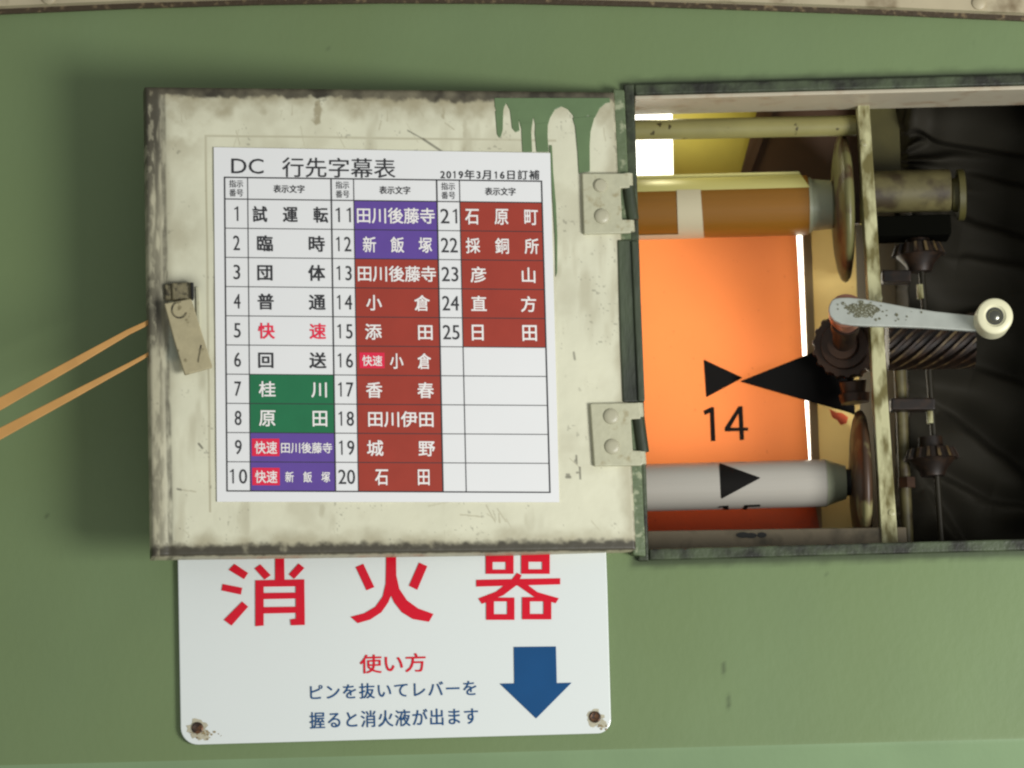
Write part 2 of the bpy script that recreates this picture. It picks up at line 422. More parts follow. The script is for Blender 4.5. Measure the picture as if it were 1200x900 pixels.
# ------------------------------------------------------------------ arched moulding along the top
moulding = thing('ceiling_moulding', 'beige arched moulding strip along the very top of the green wall', 'moulding')
arch = [(-700, 62), (-400, 40), (-120, 25), (0, 17), (150, 10.5), (300, 6), (450, 4), (600, 4.5), (750, 8), (900, 13), (1050, 18.5), (1200, 25), (1500, 40), (1900, 66)]
def along(up0, y0, up1, y1, mats, name, bev):
    mb = MB()
    for (xa, ya), (xb, yb) in zip(arch[:-1], arch[1:]):
        fr = [P(xa, ya - up1, y0), P(xb, yb - up1, y0), P(xb, yb - up0, y0), P(xa, ya - up0, y0)]
        bk = [p + Vector((0, y1 - y0, 0)) for p in fr]
        mb.add(fr + bk, [(3, 2, 1, 0), (0, 1, 5, 4), (2, 3, 7, 6)])
    return mb.build(name, mats, moulding)
along(1.0, -0.003, 11, 0.0, m_mouldd, 'shadow_lip', 0)  # dark strip painted as the shadow line under the moulding
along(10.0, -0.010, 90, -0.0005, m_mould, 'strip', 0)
for sx, sy in ((57, -2.5), (1147, 4)):
    c = P(sx, sy, -0.010)
    MB().lathe(c, (0, -1, 0), [(0, .0042), (.0012, .0038), (.002, .0022), (.0021, .0004)], 24).build('screw', m_mould, moulding, smooth=40)

# ------------------------------------------------------------------ cabinet set in the wall
cabinet = thing('cabinet', 'recessed metal cabinet in green wall, its cream door swung fully open to the left', 'cabinet')
BX0, BX1 = HX0 - .03, HX1 + .005
fr = MB(); t_, p_ = 0.0065, -0.0035            # raised rim round the opening
fr.box((HX0 - .0055, p_, HZ0 - t_), (HX0 + .0008, .03, HZ1 + t_))
fr.box((HX1 - .0008, p_, HZ0 - t_), (HX1 + t_, .03, HZ1 + t_))
fr.box((HX0 + .001, p_, HZ1 - .0004), (HX1 - .001, .006, HZ1 + t_ - .0004))
fr.box((HX0 + .001, p_, HZ0 - t_ + .0004), (HX1 - .001, .03, HZ0 + .0005))
fr.build('frame', m_frame, cabinet, bevel=.0012, seg=3)
MB().box((HX0 + .001, p_ + .001, HZ1 - .0030), (HX1 - .001, .040, HZ1 - .0006)).build('top_reveal', m_reveal, cabinet, bevel=.0006)
ln = MB()                                      # the box behind the wall
zt, zb = HZ1 + .045, HZ0 - .03
ln.box((BX0, .012, HZ1 + .002), (BX1, .0405, zt)); ln.box((BX0, .0408, zt), (BX1, .165, zt + .004))
ln.box((BX0, .031, zb - .004), (BX1, .165, zb)); ln.box((BX0 - .004, .031, zb), (BX0, .165, zt))
ln.box((BX1, .031, zb), (BX1 + .004, .165, zt)); ln.box((BX0, .160, zb + .0005), (BX1, .164, zt - .0005))
ln.build('lining', m_boxin, cabinet)
MB().plate(W(.116), [(787, 96), (1010, 90), (1010, 262), (790, 268)], 0, .003).build('yellowed_panel', m_yellow, cabinet)
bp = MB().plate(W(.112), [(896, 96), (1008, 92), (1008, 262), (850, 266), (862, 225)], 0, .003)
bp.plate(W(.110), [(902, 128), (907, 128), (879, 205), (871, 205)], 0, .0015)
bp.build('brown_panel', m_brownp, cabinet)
sp = MB()
sp.sheet(W(.100), [(950, 262), (1002, 262), (1012, 640), (964, 640)], 0, 0)
sp.plate(W(.094), [(940.5, 262), (950.2, 262), (964.2, 640), (955, 640)], 0, .009, 1)
sp.plate(W(.100), [(972, 479), (979, 483), (987, 484), (994, 489), (992, 496), (985, 498), (981, 492), (975, 489)], .0002, .0004, 2)
sp.build('side_panel', [m_creamp, m_tan, m_orangep], cabinet)
MB().plate(W(.090), [(1016, 112), (1046, 110), (1054, 150), (1056, 205), (1022, 206)], 0, .003).build('olive_panel', m_olive, cabinet)
sill = MB().plate(W(.0325), [(700, 623), (1062, 617.5), (1064, 652), (700, 652)], 0, .010)
sill.build('sill', m_sill, cabinet, bevel=.0008)
sm = MB()
for cx, cy, a, b in ((871, 627, 8, 3.4), (880, 627.5, 7, 3.2), (893, 627, 5.5, 3.2)):
    sm.sheet(W(.0325), [(cx + a * math.cos(k * .5236), cy + b * math.sin(k * .5236)) for k in range(12)][::-1], .0003 + .00004 * a)
sm.build('grease_smudge', m_black, cabinet)

# the door, opened flat against the wall but standing off it at its free edge
_a, _b, _c = P(733, 108, -.008), P(745, 645, -.008), P(174, 380, -.053)
DP = Plane(_a, (_c - _a).cross(_b - _a))
if DP.n.y > 0: DP.n = -DP.n
DQ = [(170, 101), (721, 107), (747, 645.5), (178, 653)]
def build_door():
    nx, ny = 470, 460
    r, depth = 5.0, .013
    S = np.concatenate([[0, .0015, .004], np.linspace(.007, .993, nx), [.996, .9985, 1]])
    T = np.concatenate([[0, .0015, .004], np.linspace(.007, .993, ny), [.996, .9985, 1]])
    s, t = np.meshgrid(S, T)
    px, py = bil(DQ, s, t)
    wpx, hpx = 560.0, 545.0
    dl, dr, dt, db = s * wpx, (1 - s) * wpx, t * hpx, (1 - t) * hpx
    dmin = np.minimum(np.minimum(dl, dr), np.minimum(dt, db))
    back = np.where(dmin < r, r - np.sqrt(np.maximum(r * r - (r - dmin)**2, 0)), 0) * .0005
    # a shallow crease inside the left edge and slight hammering of the sheet
    back += .0005 * np.exp(-((dl - 21) / 5.0)**2) * sstep(0, 25, dt)
    back += .0006 * (vnoise(px / 60, py / 60, 12, 3) - .5) * sstep(0, 30, dmin)
    # rays -> plane (vectorised)
    d = np.stack([FWD[k] * F + RGT[k] * (px - 600) - UPV[k] * (py - 450) for k in range(3)], -1)
    n = np.array(DP.n); tt = (np.array(DP.o - CAM) @ n) / (d @ n)
    v = np.array(CAM) + d * tt[..., None] - n * back[..., None]
    NX, NY = len(S), len(T)
    idx = np.arange(NX * NY).reshape(NY, NX)
    f = np.stack([idx[:-1, :-1], idx[1:, :-1], idx[1:, 1:], idx[:-1, 1:]], -1).reshape(-1, 4).tolist()
    loop = list(idx[0, :]) + list(idx[1:, -1]) + list(idx[-1, -2::-1]) + list(idx[-2:0:-1, 0])
    vl = v.reshape(-1, 3)[loop] - n * depth
    b0 = NX * NY; k = len(loop)
    f += [[loop[i], loop[(i + 1) % k], b0 + (i + 1) % k, b0 + i] for i in range(k)]
    f.append([b0 + i for i in range(k)])
    allv = np.concatenate([v.reshape(-1, 3), vl])
    me = bpy.data.meshes.new('door'); me.from_pydata(allv.tolist(), [], f)
    me.materials.append(m_door)
    me.polygons.foreach_set('use_smooth', [True] * (len(me.polygons) - 1) + [False]); me.set_sharp_from_angle(angle=R(50))
    # ---- dirt and stains with shapes of their own
    n1 = vnoise(px / 22, py / 22, 1); n2 = vnoise(px / 7, py / 7, 2); n3 = vnoise(px / 60, py / 60, 4); ns = vnoise(px / 26, py / 110, 9)
    nl = vnoise(px / 5, py / 26, 21)
    g = sstep(15.5, 9.5, dt + 9 * (n2 - .5) + 10 * (n3 - .5)) * (.42 + .85 * n1)
    g = np.maximum(g, sstep(17, 9, db + 9 * (n2 - .5)) * sstep(.20, .55, n1 + .22) * sstep(0.6, 2.2, db + 1.5 * n2) * .95)
    ltop = sstep(300, 150, py); lmid = np.exp(-((py - 365) / 55)**2)
    g = np.maximum(g, sstep(22, 13, dl + 12 * (nl - .5)) * sstep(.34, .66, nl + .34 * ltop + .25 * lmid) * (.5 + .42 * ltop + .3 * lmid))
    g = np.maximum(g, sstep(4.5, 1.5, np.abs(dl - 21 - 5 * (ns - .5))) * (.35 + .5 * n2) * sstep(.25, .6, nl + .1))
    g = np.maximum(g, .95 * np.exp(-((px - 184) / 7.5)**2 - (np.abs(py - 366) / 40)**3) * sstep(-.2, .4, n2 + .2))
    g = np.maximum(g, .75 * np.exp(-((px - 205) / 26)**4 - ((py - 335) / 11)**2) * sstep(-.1, .5, n2 + .2))
    g = np.maximum(g, .55 * sstep(5, 1, dr) * sstep(.3, .6, n2))
    ed = np.minimum(dl, np.minimum(dt, db))
    g = np.maximum(g, .35 * sstep(.80, .88, vnoise(px / 2.6, py / 2.6, 31, 1)) * sstep(.60, .72, n1))
    g = np.where((dl < 9), g * (1 - .45 * sstep(.52, .70, vnoise(px / 4, py / 9, 41))), g)      # paint scuffed bright again
    # written scratch by the paper, little marks at the right
    wx, wy = px + 7 * (n2 - .5) + 8 * (n1 - .5), py + 6 * (vnoise(px / 9, py / 9, 71) - .5)
    def seg(x0, y0, x1, y1, wd, px=px, py=py):
        q = np.clip(((px - x0) * (x1 - x0) + (py - y0) * (y1 - y0)) / ((x1 - x0)**2 + (y1 - y0)**2), 0, 1)
        return sstep(wd, wd * .35, np.hypot(px - x0 - q * (x1 - x0), py - y0 - q * (y1 - y0)))
    for a in ((478, 153, 498, 164, 1.1), (496, 163, 517, 177, 2.0), (672.5, 413, 673.5, 421, 1.8), (675.5, 534, 676, 543, 1.6), (676, 536, 673.5, 541, 1.3),
              (679.5, 548, 680, 561, 1.8), (676, 554, 680, 553, 1.4), (664, 559, 668, 559, 2.4), (664, 556, 667, 556, 1.8), (233, 520, 237, 525, 2.0), (208, 573, 212, 574, 1.8)):
        g = np.maximum(g, .85 * seg(*a) * (.6 + .4 * n2))
    st = sstep(46, 6, dt + 44 * (n1 - .5) + 34 * (n3 - .5)) * .75
    st = np.maximum(st, .75 * seg(374, 120, 371, 142, 6.5, wx, wy) * sstep(.2, .5, n2 + .15))
    st = np.maximum(st, .6 * seg(520, 118, 519, 136, 4, wx, wy)); st = np.maximum(st, .5 * seg(548, 112, 545, 175, 4, wx, wy) * n1 * 1.4)
    st = np.maximum(st, sstep(34, 8, db + 22 * (n1 - .5)) * .62)
    st = np.maximum(st, sstep(40, 12, dl + 26 * (ns - .5)) * .50)
    st = np.maximum(st, sstep(.54, .78, n3) * .22); st = np.maximum(st, .32 * sstep(.6, .8, ns))
    st = np.maximum(st, .45 * seg(376, 594, 376, 604, 6, wx, wy) * n1 * 1.6)
    st = np.maximum(st, sstep(20, 4, dr + 16 * (n1 - .5)) * .45)
    st = np.maximum(st, .38 * np.exp(-((px - 196) / 13)**2 - ((py - 452) / 12)**2))
    st = np.maximum(st, .55 * np.exp(-((px - 205) / 34)**2 - ((py - 150) / 46)**2) * sstep(.2, .6, n1)); st = np.maximum(st, .45 * np.exp(-((px - 205) / 30)**2 - ((py - 275) / 30)**2) * sstep(.2, .6, n1))
    rnd = random.Random(21)
    for k in range(46):                        # hairline scratches in the old paint
        x0, y0 = rnd.uniform(190, 735), rnd.choice((rnd.uniform(112, 170), rnd.uniform(590, 640), rnd.uniform(112, 640)))
        a, l = rnd.gauss(1.3, .5), rnd.uniform(6, 26)
        st = np.maximum(st, rnd.uniform(.2, .5) * seg(x0, y0, x0 + l * math.cos(a), y0 + l * math.sin(a), rnd.uniform(.8, 1.3)))
    # edges of the clear film round the paper
    q = np.abs(px - (241 + .012 * (py - 160))); st = np.maximum(st, .50 * sstep(1.8, .6, q) * (py > 158) * (py < 600))
    q = np.abs(py - (159 + .014 * (px - 241))); st = np.maximum(st, .42 * sstep(1.8, .6, q) * (px > 240) * (px < 652))
    sp_ = sstep(1.0, .7, np.abs(px - 212 + (py - 405) * .1) / 18) * sstep(1.0, .6, np.abs(py - 403) / 24)
    for nm, arr in (('grime', g), ('stain', st), ('smooth_patch', sp_)):
        full = np.concatenate([arr.ravel(), arr.ravel()[loop]]); set_attr(me, nm, full)
    o = bpy.data.objects.new('door', me); COL.objects.link(o); o.parent = cabinet
    o['label'] = 'worn cream cabinet door with grimy edges, opened flat'
    return o
door = build_door()

# green paint that ran down the door's top corner
gd = MB()
z2 = lambda x, y: (440 + x / 3.75, 90 + y / 3.75)
def blob(pts, k): gd.plate(DP, [z2(*p) for p in pts], .00045 + .00004 * k, .0008)
blob([(522, 92), (1030, 92), (1032, 112), (1012, 116), (985, 140), (965, 180), (935, 170), (880, 215), (868, 170), (845, 142), (818, 130), (788, 145), (768, 180), (757, 215), (704, 224), (694, 178), (687, 224), (640, 228), (622, 160), (592, 150), (575, 116), (566, 132), (560, 160), (535, 165), (524, 130)], 0)
blob([(526, 150), (562, 150), (560, 232), (552, 262), (544, 268), (534, 252)], 1)
blob([(590, 140), (634, 150), (630, 196), (634, 236), (616, 244), (600, 226)], 2)
blob([(640, 200), (689, 200), (685, 240), (689, 330), (646, 330), (642, 260)], 3)
blob([(702, 205), (758, 200), (757, 260), (762, 330), (708, 330), (700, 250)], 4)
blob([(866, 180), (965, 170), (946, 240), (942, 300), (943, 416), (893, 424), (888, 330), (878, 220)], 5)
blob([(764, 300), (776, 300), (782, 420), (794, 560), (800, 700), (799, 860), (792, 880), (788, 700), (775, 500)], 6)
gd.build('paint_drips', m_drip, door, bevel=.0004, seg=3)

# the green chipped edge on the hinge side, and the hinges
MB().plate(DP, [(718.5, 104), (732, 105), (757, 652), (742, 650), (728, 300)], -.0008, .010).build('edge_flange', m_chip, door, bevel=.001)
es = MB().plate(DP, [(724, 281), (745, 281), (752, 468), (752.5, 471), (730, 471), (727, 400)], .0012, .008)
es.plate(DP, [(740, 282), (748.5, 282), (756, 470), (748, 470)], .0030, .008)
es.build('hinge_strip', m_strip, door, bevel=.0008)
h1 = [(682.2, 203), (737.5, 203), (738.2, 220), (727.5, 220.3), (729, 257), (739.5, 257.3), (740, 272), (738, 273), (684.5, 274.3)]
h2 = [(691.7, 472.8), (749.5, 471.7), (751, 490.8), (739.5, 491), (741.7, 527.8), (752.8, 528.2), (754, 543), (751.5, 545.5), (696.7, 546)]
hp0 = MB().plate(DP, h1, .0030, .0032).build('hinge_plate', m_hinge, door, bevel=.0007, seg=3)
hp1 = MB().plate(DP, h2, .0030, .0032).build('hinge_plate', m_hinge, door, bevel=.0007, seg=3)
for (x0, y0), (x1, y1) in (((736, 205), (742, 271)), ((748, 474), (753.5, 543))):
    MB().tube(DP.at(x0, y0 + 14, -.001), DP.at(x1, y1 - 13, -.001), .0036, n=24).build('hinge_knuckle', m_strip, door, smooth=40)
for (x0, y0), (x1, y1) in (((734.6, 204), (735.2, 218.5)), ((736.4, 259), (737.4, 272)), ((746.8, 473), (748, 489.5)), ((749.8, 530), (750.8, 544.5))):
    MB().tube(DP.at(x0, y0, -.0005), DP.at(x1, y1, -.0005), .0034, n=24).build('hinge_barrel', m_hinge, door, smooth=40)
for x, y, r in ((703.5, 217.6, 8.2), (705.5, 253.5, 9.0), (716.3, 488, 9.2), (717.5, 523.5, 9.0)):
    MB().lathe(DP.at(x, y, .0029), DP.n, [(0, r * .00051), (.0009, r * .00049), (.0016, r * .00040), (.0018, r * .0002), (.0018, .00005)], 28).build('rivet', m_rivet, door, smooth=35)

# the latch
lb = MB()
lb.plate(DP, [(201, 331), (226, 330.5), (226.5, 350), (202, 352)], .0040, .0044)
lb.plate(DP, [(193, 333), (202, 331.5), (203, 352), (194, 352)], .0022, .0026)
lb.build('latch_bracket', m_latchd, door, bevel=.0012, seg=3)
ls = MB().plate(DP, [(223.5, 330.5), (227, 331), (227.5, 350), (224.5, 350)], .0062, .0062); ls.build('latch_cheek', m_black, door, bevel=.0004)
lv = MB().plate(DP, [(192.5, 355.5), (224.2, 350), (249.5, 430.5), (216.6, 439.5), (204, 398)], .0078, .0030)
lv.build('latch_lever', m_latch, door, bevel=.0007, seg=3)
ld = MB()
cx, cy = 210.5, 363
for k in range(14):                            # raised D-shaped rim pressed into the lever
    a0, a1 = R(20 + k * 18.5), R(20 + (k + 1) * 18.5)
    q = lambda a, r: (cx + r * math.cos(a) * 1.02, cy + r * math.sin(a) * 1.1)
    ld.plate(DP, [q(a0, 9.4), q(a1, 9.4), q(a1, 7.8), q(a0, 7.8)][::-1], .0083 + .00001 * (k % 2), .0008)
ld.plate(DP, [(231.5, 424), (235, 404), (236.6, 404.5), (233, 425)], .0081, .0006)
ld.build('latch_embossing', m_latchd, door)
MB().plate(DP, [(229.2, 336), (233, 336), (234.5, 392), (231, 398)], .0011, .0014).build('latch_edge', m_hinge, door, bevel=.0004)

# ------------------------------------------------------------------ the destination chart stuck on the door
chart = thing('paper_chart', 'white laminated paper chart of numbered destinations stuck on the cream cabinet door', 'chart')
PQ = [(250.5, 172.5), (644.8, 179.3), (655.5, 588.5), (254.3, 588)]
MB().plate(DP, PQ, .0009, .0008).build('sheet', m_paper, chart)
TQ = [(263.3, 207.8), (634.7, 212.4), (644.6, 577), (266.2, 575.3)]
CX = [0, .0727, .336, .407, .669, .741, 1.0]
HD = .0690; RH = (1 - HD) / 10
def cell(s0, t0, s1, t1): return [bil(TQ, s0, t0), bil(TQ, s1, t0), bil(TQ, s1, t1), bil(TQ, s0, t1)]
O1, O2, O3, O4 = .0010, .00112, .00124, .00136
FILL = {7: 3, 8: 3, 9: 2, 10: 2, 11: 2, 12: 2}
names = {1: '試　運　転', 2: '臨　　時', 3: '団　　体', 4: '普　　通', 5: '快　　速', 6: '回　　送', 7: '桂　　川', 8: '原　　田', 9: '田川後藤寺', 10: '新　飯　塚',
         11: '田川後藤寺', 12: '新　飯　塚', 13: '田川後藤寺', 14: '小　　倉', 15: '添　　田', 16: '小　倉', 17: '香　　春', 18: '田川伊田', 19: '城　　野', 20: '石　　田',
         21: '石　原　町', 22: '採　銅　所', 23: '彦　　山', 24: '直　　方', 25: '日　　田'}
XR = {1: (.06, .955), 9: (.365, .965), 10: (.41, .935), 11: (.035, .965), 12: (.10, .925), 13: (.035, .965), 14: (.13, .885), 16: (.40, .885), 18: (.13, .90), 20: (.20, .84),
      21: (.06, .94), 22: (.06, .94)}
PM = [m_paper, m_brown, m_purple, m_greenp, m_ink, m_redink, m_whitep, m_redbox]
for n_ in range(1, 26):
    c, r = (n_ - 1) // 10, (n_ - 1) % 10
    s0, s1 = CX[2 * c + 1], CX[2 * c + 2]; t0 = HD + r * RH; t1 = t0 + RH
    mb = MB()
    fill = FILL.get(n_, 1 if n_ >= 13 else 0)
    if fill: mb.sheet(DP, cell(s0, t0, s1, t1), O1, fill)
    ink = 6 if fill else (5 if n_ == 5 else 4)
    a, b = XR.get(n_, (.11, .91) if c < 2 else (.11, .89))
    ss = lambda k: s0 + (s1 - s0) * k
    v0, v1 = (.24, .77) if n_ not in (9, 10) else (.33, .69)
    if n_ in (9, 10, 16):
        ka, kb, kc, kd = (.02, .345, .20, .80) if n_ != 16 else (.035, .335, .22, .76)
        mb.sheet(DP, cell(ss(ka), t0 + RH * kc, ss(kb), t0 + RH * kd), O2, 7)
        letter(mb, DP, '快速', cell(ss(ka + .035), t0 + RH * (kc + .10), ss(kb - .03), t0 + RH * (kd - .08)), O3, 6, bold=.012)
    letter(mb, DP, names[n_], cell(ss(a), t0 + RH * v0, ss(b), t0 + RH * v1), O3, ink, bold=.015 if fill or n_ == 5 else .016)
    mb.build('name_lettering', PM, chart)
    nb = MB(); s0, s1 = CX[2 * c], CX[2 * c + 1]
    wd = (s1 - s0)
    a, b = ((.36, .64) if n_ != 1 else (.42, .58)) if n_ < 10 else ((.14, .86) if n_ >= 20 or n_ == 10 else (.19, .85))
    letter(nb, DP, str(n_), cell(s0 + wd * a, t0 + RH * .25, s0 + wd * b, t0 + RH * .75), O3, 0, bold=-.004)
    nb.build('row_number', m_ink, chart)
gl = MB()
def hline(t, s0, s1, th):
    d = th / 367 / 2; gl.sheet(DP, cell(s0, t - d, s1, t + d), O2)
def vline(s, t0, t1, th, o=.00118):
    d = th / 371 / 2; gl.sheet(DP, cell(s - d, t0, s + d, t1), o)
hline(0, -.002, 1.002, 1.5); hline(1, -.002, 1.002, 1.5); hline(HD, 0, 1, 1.2)
for r in range(1, 10): hline(HD + r * RH, 0, 1, .9)
for k, s in enumerate(CX): vline(s, 0, 1, 1.5 if k % 2 == 0 else .9)
gl.build('table_grid', m_ink, chart)
hd = MB()
for c in range(3):
    s0, s1, s2 = CX[2 * c], CX[2 * c + 1], CX[2 * c + 2]; wd = s1 - s0
    letter(hd, DP, '指示', cell(s0 + wd * .20, HD * .12, s0 + wd * .80, HD * .46), O3)
    letter(hd, DP, '番号', cell(s0 + wd * .20, HD * .54, s0 + wd * .80, HD * .88), O3)
    wd = s2 - s1
    letter(hd, DP, '表示文字', cell(s1 + wd * .31, HD * .32, s1 + wd * .68, HD * .68), O3, bold=.010)
hd.build('column_headings', m_ink, chart)
tt = MB(); letter(tt, DP, 'DC', [(271.3, 185.6), (309, 186.2), (309, 203.8), (271.3, 203.2)], O3, bold=-.012)
letter(tt, DP, '行先字幕表', [(331, 184.2), (463.5, 185.8), (463.5, 209), (331, 207.4)], O3, bold=.002)
tt.build('title', m_ink, chart)
dt_ = MB(); letter(dt_, DP, '2019年3月16日訂補', [(516.5, 198.8), (632, 199.6), (632, 210.6), (516.5, 209.8)], O3, bold=.012, space=1.1)
dt_.build('date', m_ink, chart)

# ------------------------------------------------------------------ the extinguisher sign on the wall
sign = thing('fire_extinguisher_sign', 'white enamel sign with red Japanese lettering and blue down arrow below the open door', 'sign')
SW = W(-.0032)
def rc(cx, cy, r, a0, a1, n=8): return [(cx + r * math.cos(R(a0 + (a1 - a0) * k / n)), cy + r * math.sin(R(a0 + (a1 - a0) * k / n))) for k in range(n + 1)]
def build_sign():
    out = [(207.2, 600), (708, 588)] + [(711.5, 680)] + rc(699.5, 843.0, 16.5, 0, 88) + rc(231.5, 852.5, 20, 88, 178)
    # a finely gridded face carries the rust round the screws
    mb = MB().plate(SW, out, 0, .0026)
    o = mb.build('plate', m_sign, sign, bevel=.0006, seg=2)
    return o
build_sign()
rs = MB()
def rustspot(cx, cy, r, k, seed):
    rnd = random.Random(seed); pts = []
    for i in range(22):
        a = -i / 22 * 2 * math.pi; q = r * (.75 + .5 * rnd.random())
        pts.append((cx + q * math.cos(a), cy + q * math.sin(a)))
    rs.sheet(SW, pts[::-1], .00012 + .00004 * k, 0)
m_ring = mat('rust_bloom', lin(186, 180, 156), 0.3, var=.12, vscale=500)
m_rust = mat('rust_spots', lin(150, 132, 96), 0.5, var=.2, vscale=500)
rustspot(231, 854, 11.5, 0, 1); rustspot(697, 841, 9.5, 0, 2); rustspot(240, 861, 6, 1, 3); rustspot(707, 848, 4.5, 1, 4)
rs.build('rust_stain', m_ring, sign)
r2 = MB(); rnd = random.Random(5)
for k in range(46):
    cx, cy = (232 + rnd.gauss(6, 9), 856 + abs(rnd.gauss(4, 4))) if k < 30 else (704 + rnd.gauss(2, 4), 849 + rnd.gauss(1, 4))
    if not (214 < cx < 712 and cy < 868 and (cx < 300 or cy < 856)): continue
    q = .5 + .9 * rnd.random()
    r2.sheet(SW, [(cx + q * math.cos(a), cy + q * math.sin(a)) for a in (0, -1.2, -2.4, -3.7, -5)][::-1], .0003 + .000005 * k)
r2.build('rust_fleck', m_rust, sign)
for sx, sy in ((231.5, 853), (697.3, 840.3)):
    MB().lathe(SW.at(sx, sy, 0), (0, -1, 0), [(0, .0034), (.0008, .0033), (.0012, .0026), (.0008, .0013), (.0007, .0003)], 24).build('screw', m_screw, sign, smooth=40)

red = MB(); red2 = MB(); red3 = MB(); SO = .0004
z7 = lambda x, y: (190 + x / 3.748, 640 + y / 3.748)
_k = [0]
idp = lambda x, y: (x, y)
def stroke(pts, f, mb=None):
    mb = mb or (red if f is z7 else red2 if f is idp else red3)
    _k[0] += 1; mb.sheet(SW, [f(*p) for p in pts], SO + .00002 * (_k[0] % 12))
for pts in ([(318, 78), (378, 118), (360, 145), (292, 104)], [(266, 166), (352, 183), (346, 213), (261, 195)], [(352, 243), (378, 266), (305, 349), (271, 324)],
            [(406, 98), (432, 80), (477, 128), (450, 147)], [(497, 40), (536, 40), (538, 152), (497, 152)], [(600, 76), (625, 96), (580, 144), (557, 124)],
            [(410, 150), (625, 146), (625, 176), (410, 179)], [(410, 176), (446, 176), (446, 349), (410, 352)], [(587, 174), (625, 174), (627, 346), (566, 348), (563, 322), (588, 318)],
            [(444, 206), (590, 204), (590, 230), (444, 233)], [(444, 268), (590, 266), (590, 293), (444, 296)]):
    stroke(pts, z7)
stroke([(416.8, 664.5), (425.9, 660.8), (438.7, 688), (429.6, 691.8)], idp)
stroke([(491.2, 659.2), (500.8, 663.5), (489, 691.2), (479.2, 686.4)], idp)
stroke([(452.8, 646), (464.2, 646), (464.5, 676), (458.7, 697), (455, 706), (447, 717.5), (434, 726), (419.2, 730.3), (410.9, 722.8), (427, 718.6), (440, 711), (448.5, 699), (452, 684)], idp)
stroke([(464.4, 674), (468, 690), (477, 703.5), (490, 713), (508, 719.5), (502.7, 728.7), (484, 725.5), (471, 717.5), (462, 706), (457.5, 696)], idp)
z8 = lambda x, y: (440 + x / 3.75, 640 + y / 3.75)
def ring(o, i):
    (a, b, c, d), (e, f, g, h) = o, i
    for q in ([a, b, f, e], [b, c, g, f], [c, d, h, g], [d, a, e, h]): stroke(q, z8)
ring(rect(485, 30, 607, 122), rect(515, 70, 573, 103)); ring(rect(641, 30, 766, 122), rect(673, 69, 733, 102))
stroke([(443, 148), (812, 141), (812, 168), (443, 178)], z8)
stroke([(622, 117), (643, 128), (632, 150), (597, 150)], z8)
stroke([(572, 168), (625, 168), (562, 216), (468, 254), (452, 230), (530, 200)], z8)
stroke([(618, 168), (662, 165), (712, 202), (806, 229), (792, 251), (696, 222)], z8)
ring(rect(487, 226, 611, 324), rect(521, 243, 579, 299)); ring(rect(645, 224, 773, 322), rect(679, 243, 739, 298))
for q in (red, red2, red3): q.build('heading_character', m_signred, sign)
us = MB(); letter(us, SW, '使い方', [(422, 767.5), (498.5, 765.3), (498.8, 787), (422.3, 789.2)], SO, bold=.010); us.build('subheading', m_signred, sign)
bl = MB(); letter(bl, SW, 'ピンを抜いてレバーを', [(363.5, 802.6), (558, 797), (558.5, 815), (364, 820.4)], SO, bold=.007, space=1.1)
letter(bl, SW, '握ると消火液が出ます', [(362.8, 834.6), (560, 829), (560.5, 848.6), (363.3, 854)], SO, bold=.007, space=1.1)
bl.build('instructions', m_signblue, sign)
ar = MB(); ar.sheet(SW, [(602.1, 758.1), (651.5, 757.6), (652.5, 800.5), (669.9, 800), (628.3, 841.9), (585.6, 801.1), (602.7, 800.8)], SO); ar.build('arrow', m_signblue, sign)

# ------------------------------------------------------------------ elastic band that holds the door open
bd = MB()
for pts in ([(-260, 612, -.075, 10.5), (0, 473, -.066, 8.2), (90, 423, -.060, 6.0), (150, 389, -.052, 3.9), (170, 379.5, -.050, 3.4), (192, 368, -.047, 3.2)],
            [(-260, 640, -.075, 9.0), (0, 508, -.066, 7.6), (90, 460, -.060, 5.2), (150, 428, -.052, 3.2), (170, 417, -.050, 2.6), (192, 404, -.047, 2.4)]):
    vs, fs = [], []
    for k, (x, y, Y, h) in enumerate(pts):
        for dx, dy, dY in ((-.37, -.73, 0), (.37, .73, 0), (.37, .73, .0016), (-.37, -.73, .0016)):
            vs.append(P(x + dx * h, y + dy * h, Y) + Vector((0, dY, 0)))
        if k:
            for j in range(4): fs.append((4 * k - 4 + j, 4 * k - 4 + (j + 1) % 4, 4 * k + (j + 1) % 4, 4 * k + j))
    fs += [(0, 1, 2, 3), (4 * k + 3, 4 * k + 2, 4 * k + 1, 4 * k)]
    bd.add(vs, fs)
bd.tube(P(191, 366, -.0475), P(193, 406, -.0475), .0012, n=12)
tag(bd.build('rubber_band', m_band, bevel=.0004), 'taut orange rubber band looped behind the door edge at the left', 'rubber band')

# ------------------------------------------------------------------ the bright window behind the film
wn = thing('window_pane', 'glaring white window pane seen behind the orange film', 'window')
MB().plate(W(.132), [(700, 110), (787, 108), (790, 262), (800, 318), (868, 326), (926, 322), (928, 266), (1002, 268), (1008, 556), (700, 562)], 0, .002).build('pane', m_window, wn)
MB().plate(W(.126), [(852, 232), (924, 232), (936, 600), (884, 600)], 0, .004).build('added_shade_plate', m_tan, wn)  # added plate that blocks part of the window to grade the film's glow
wn['kind'] = 'thing'; moulding['kind'] = 'thing'

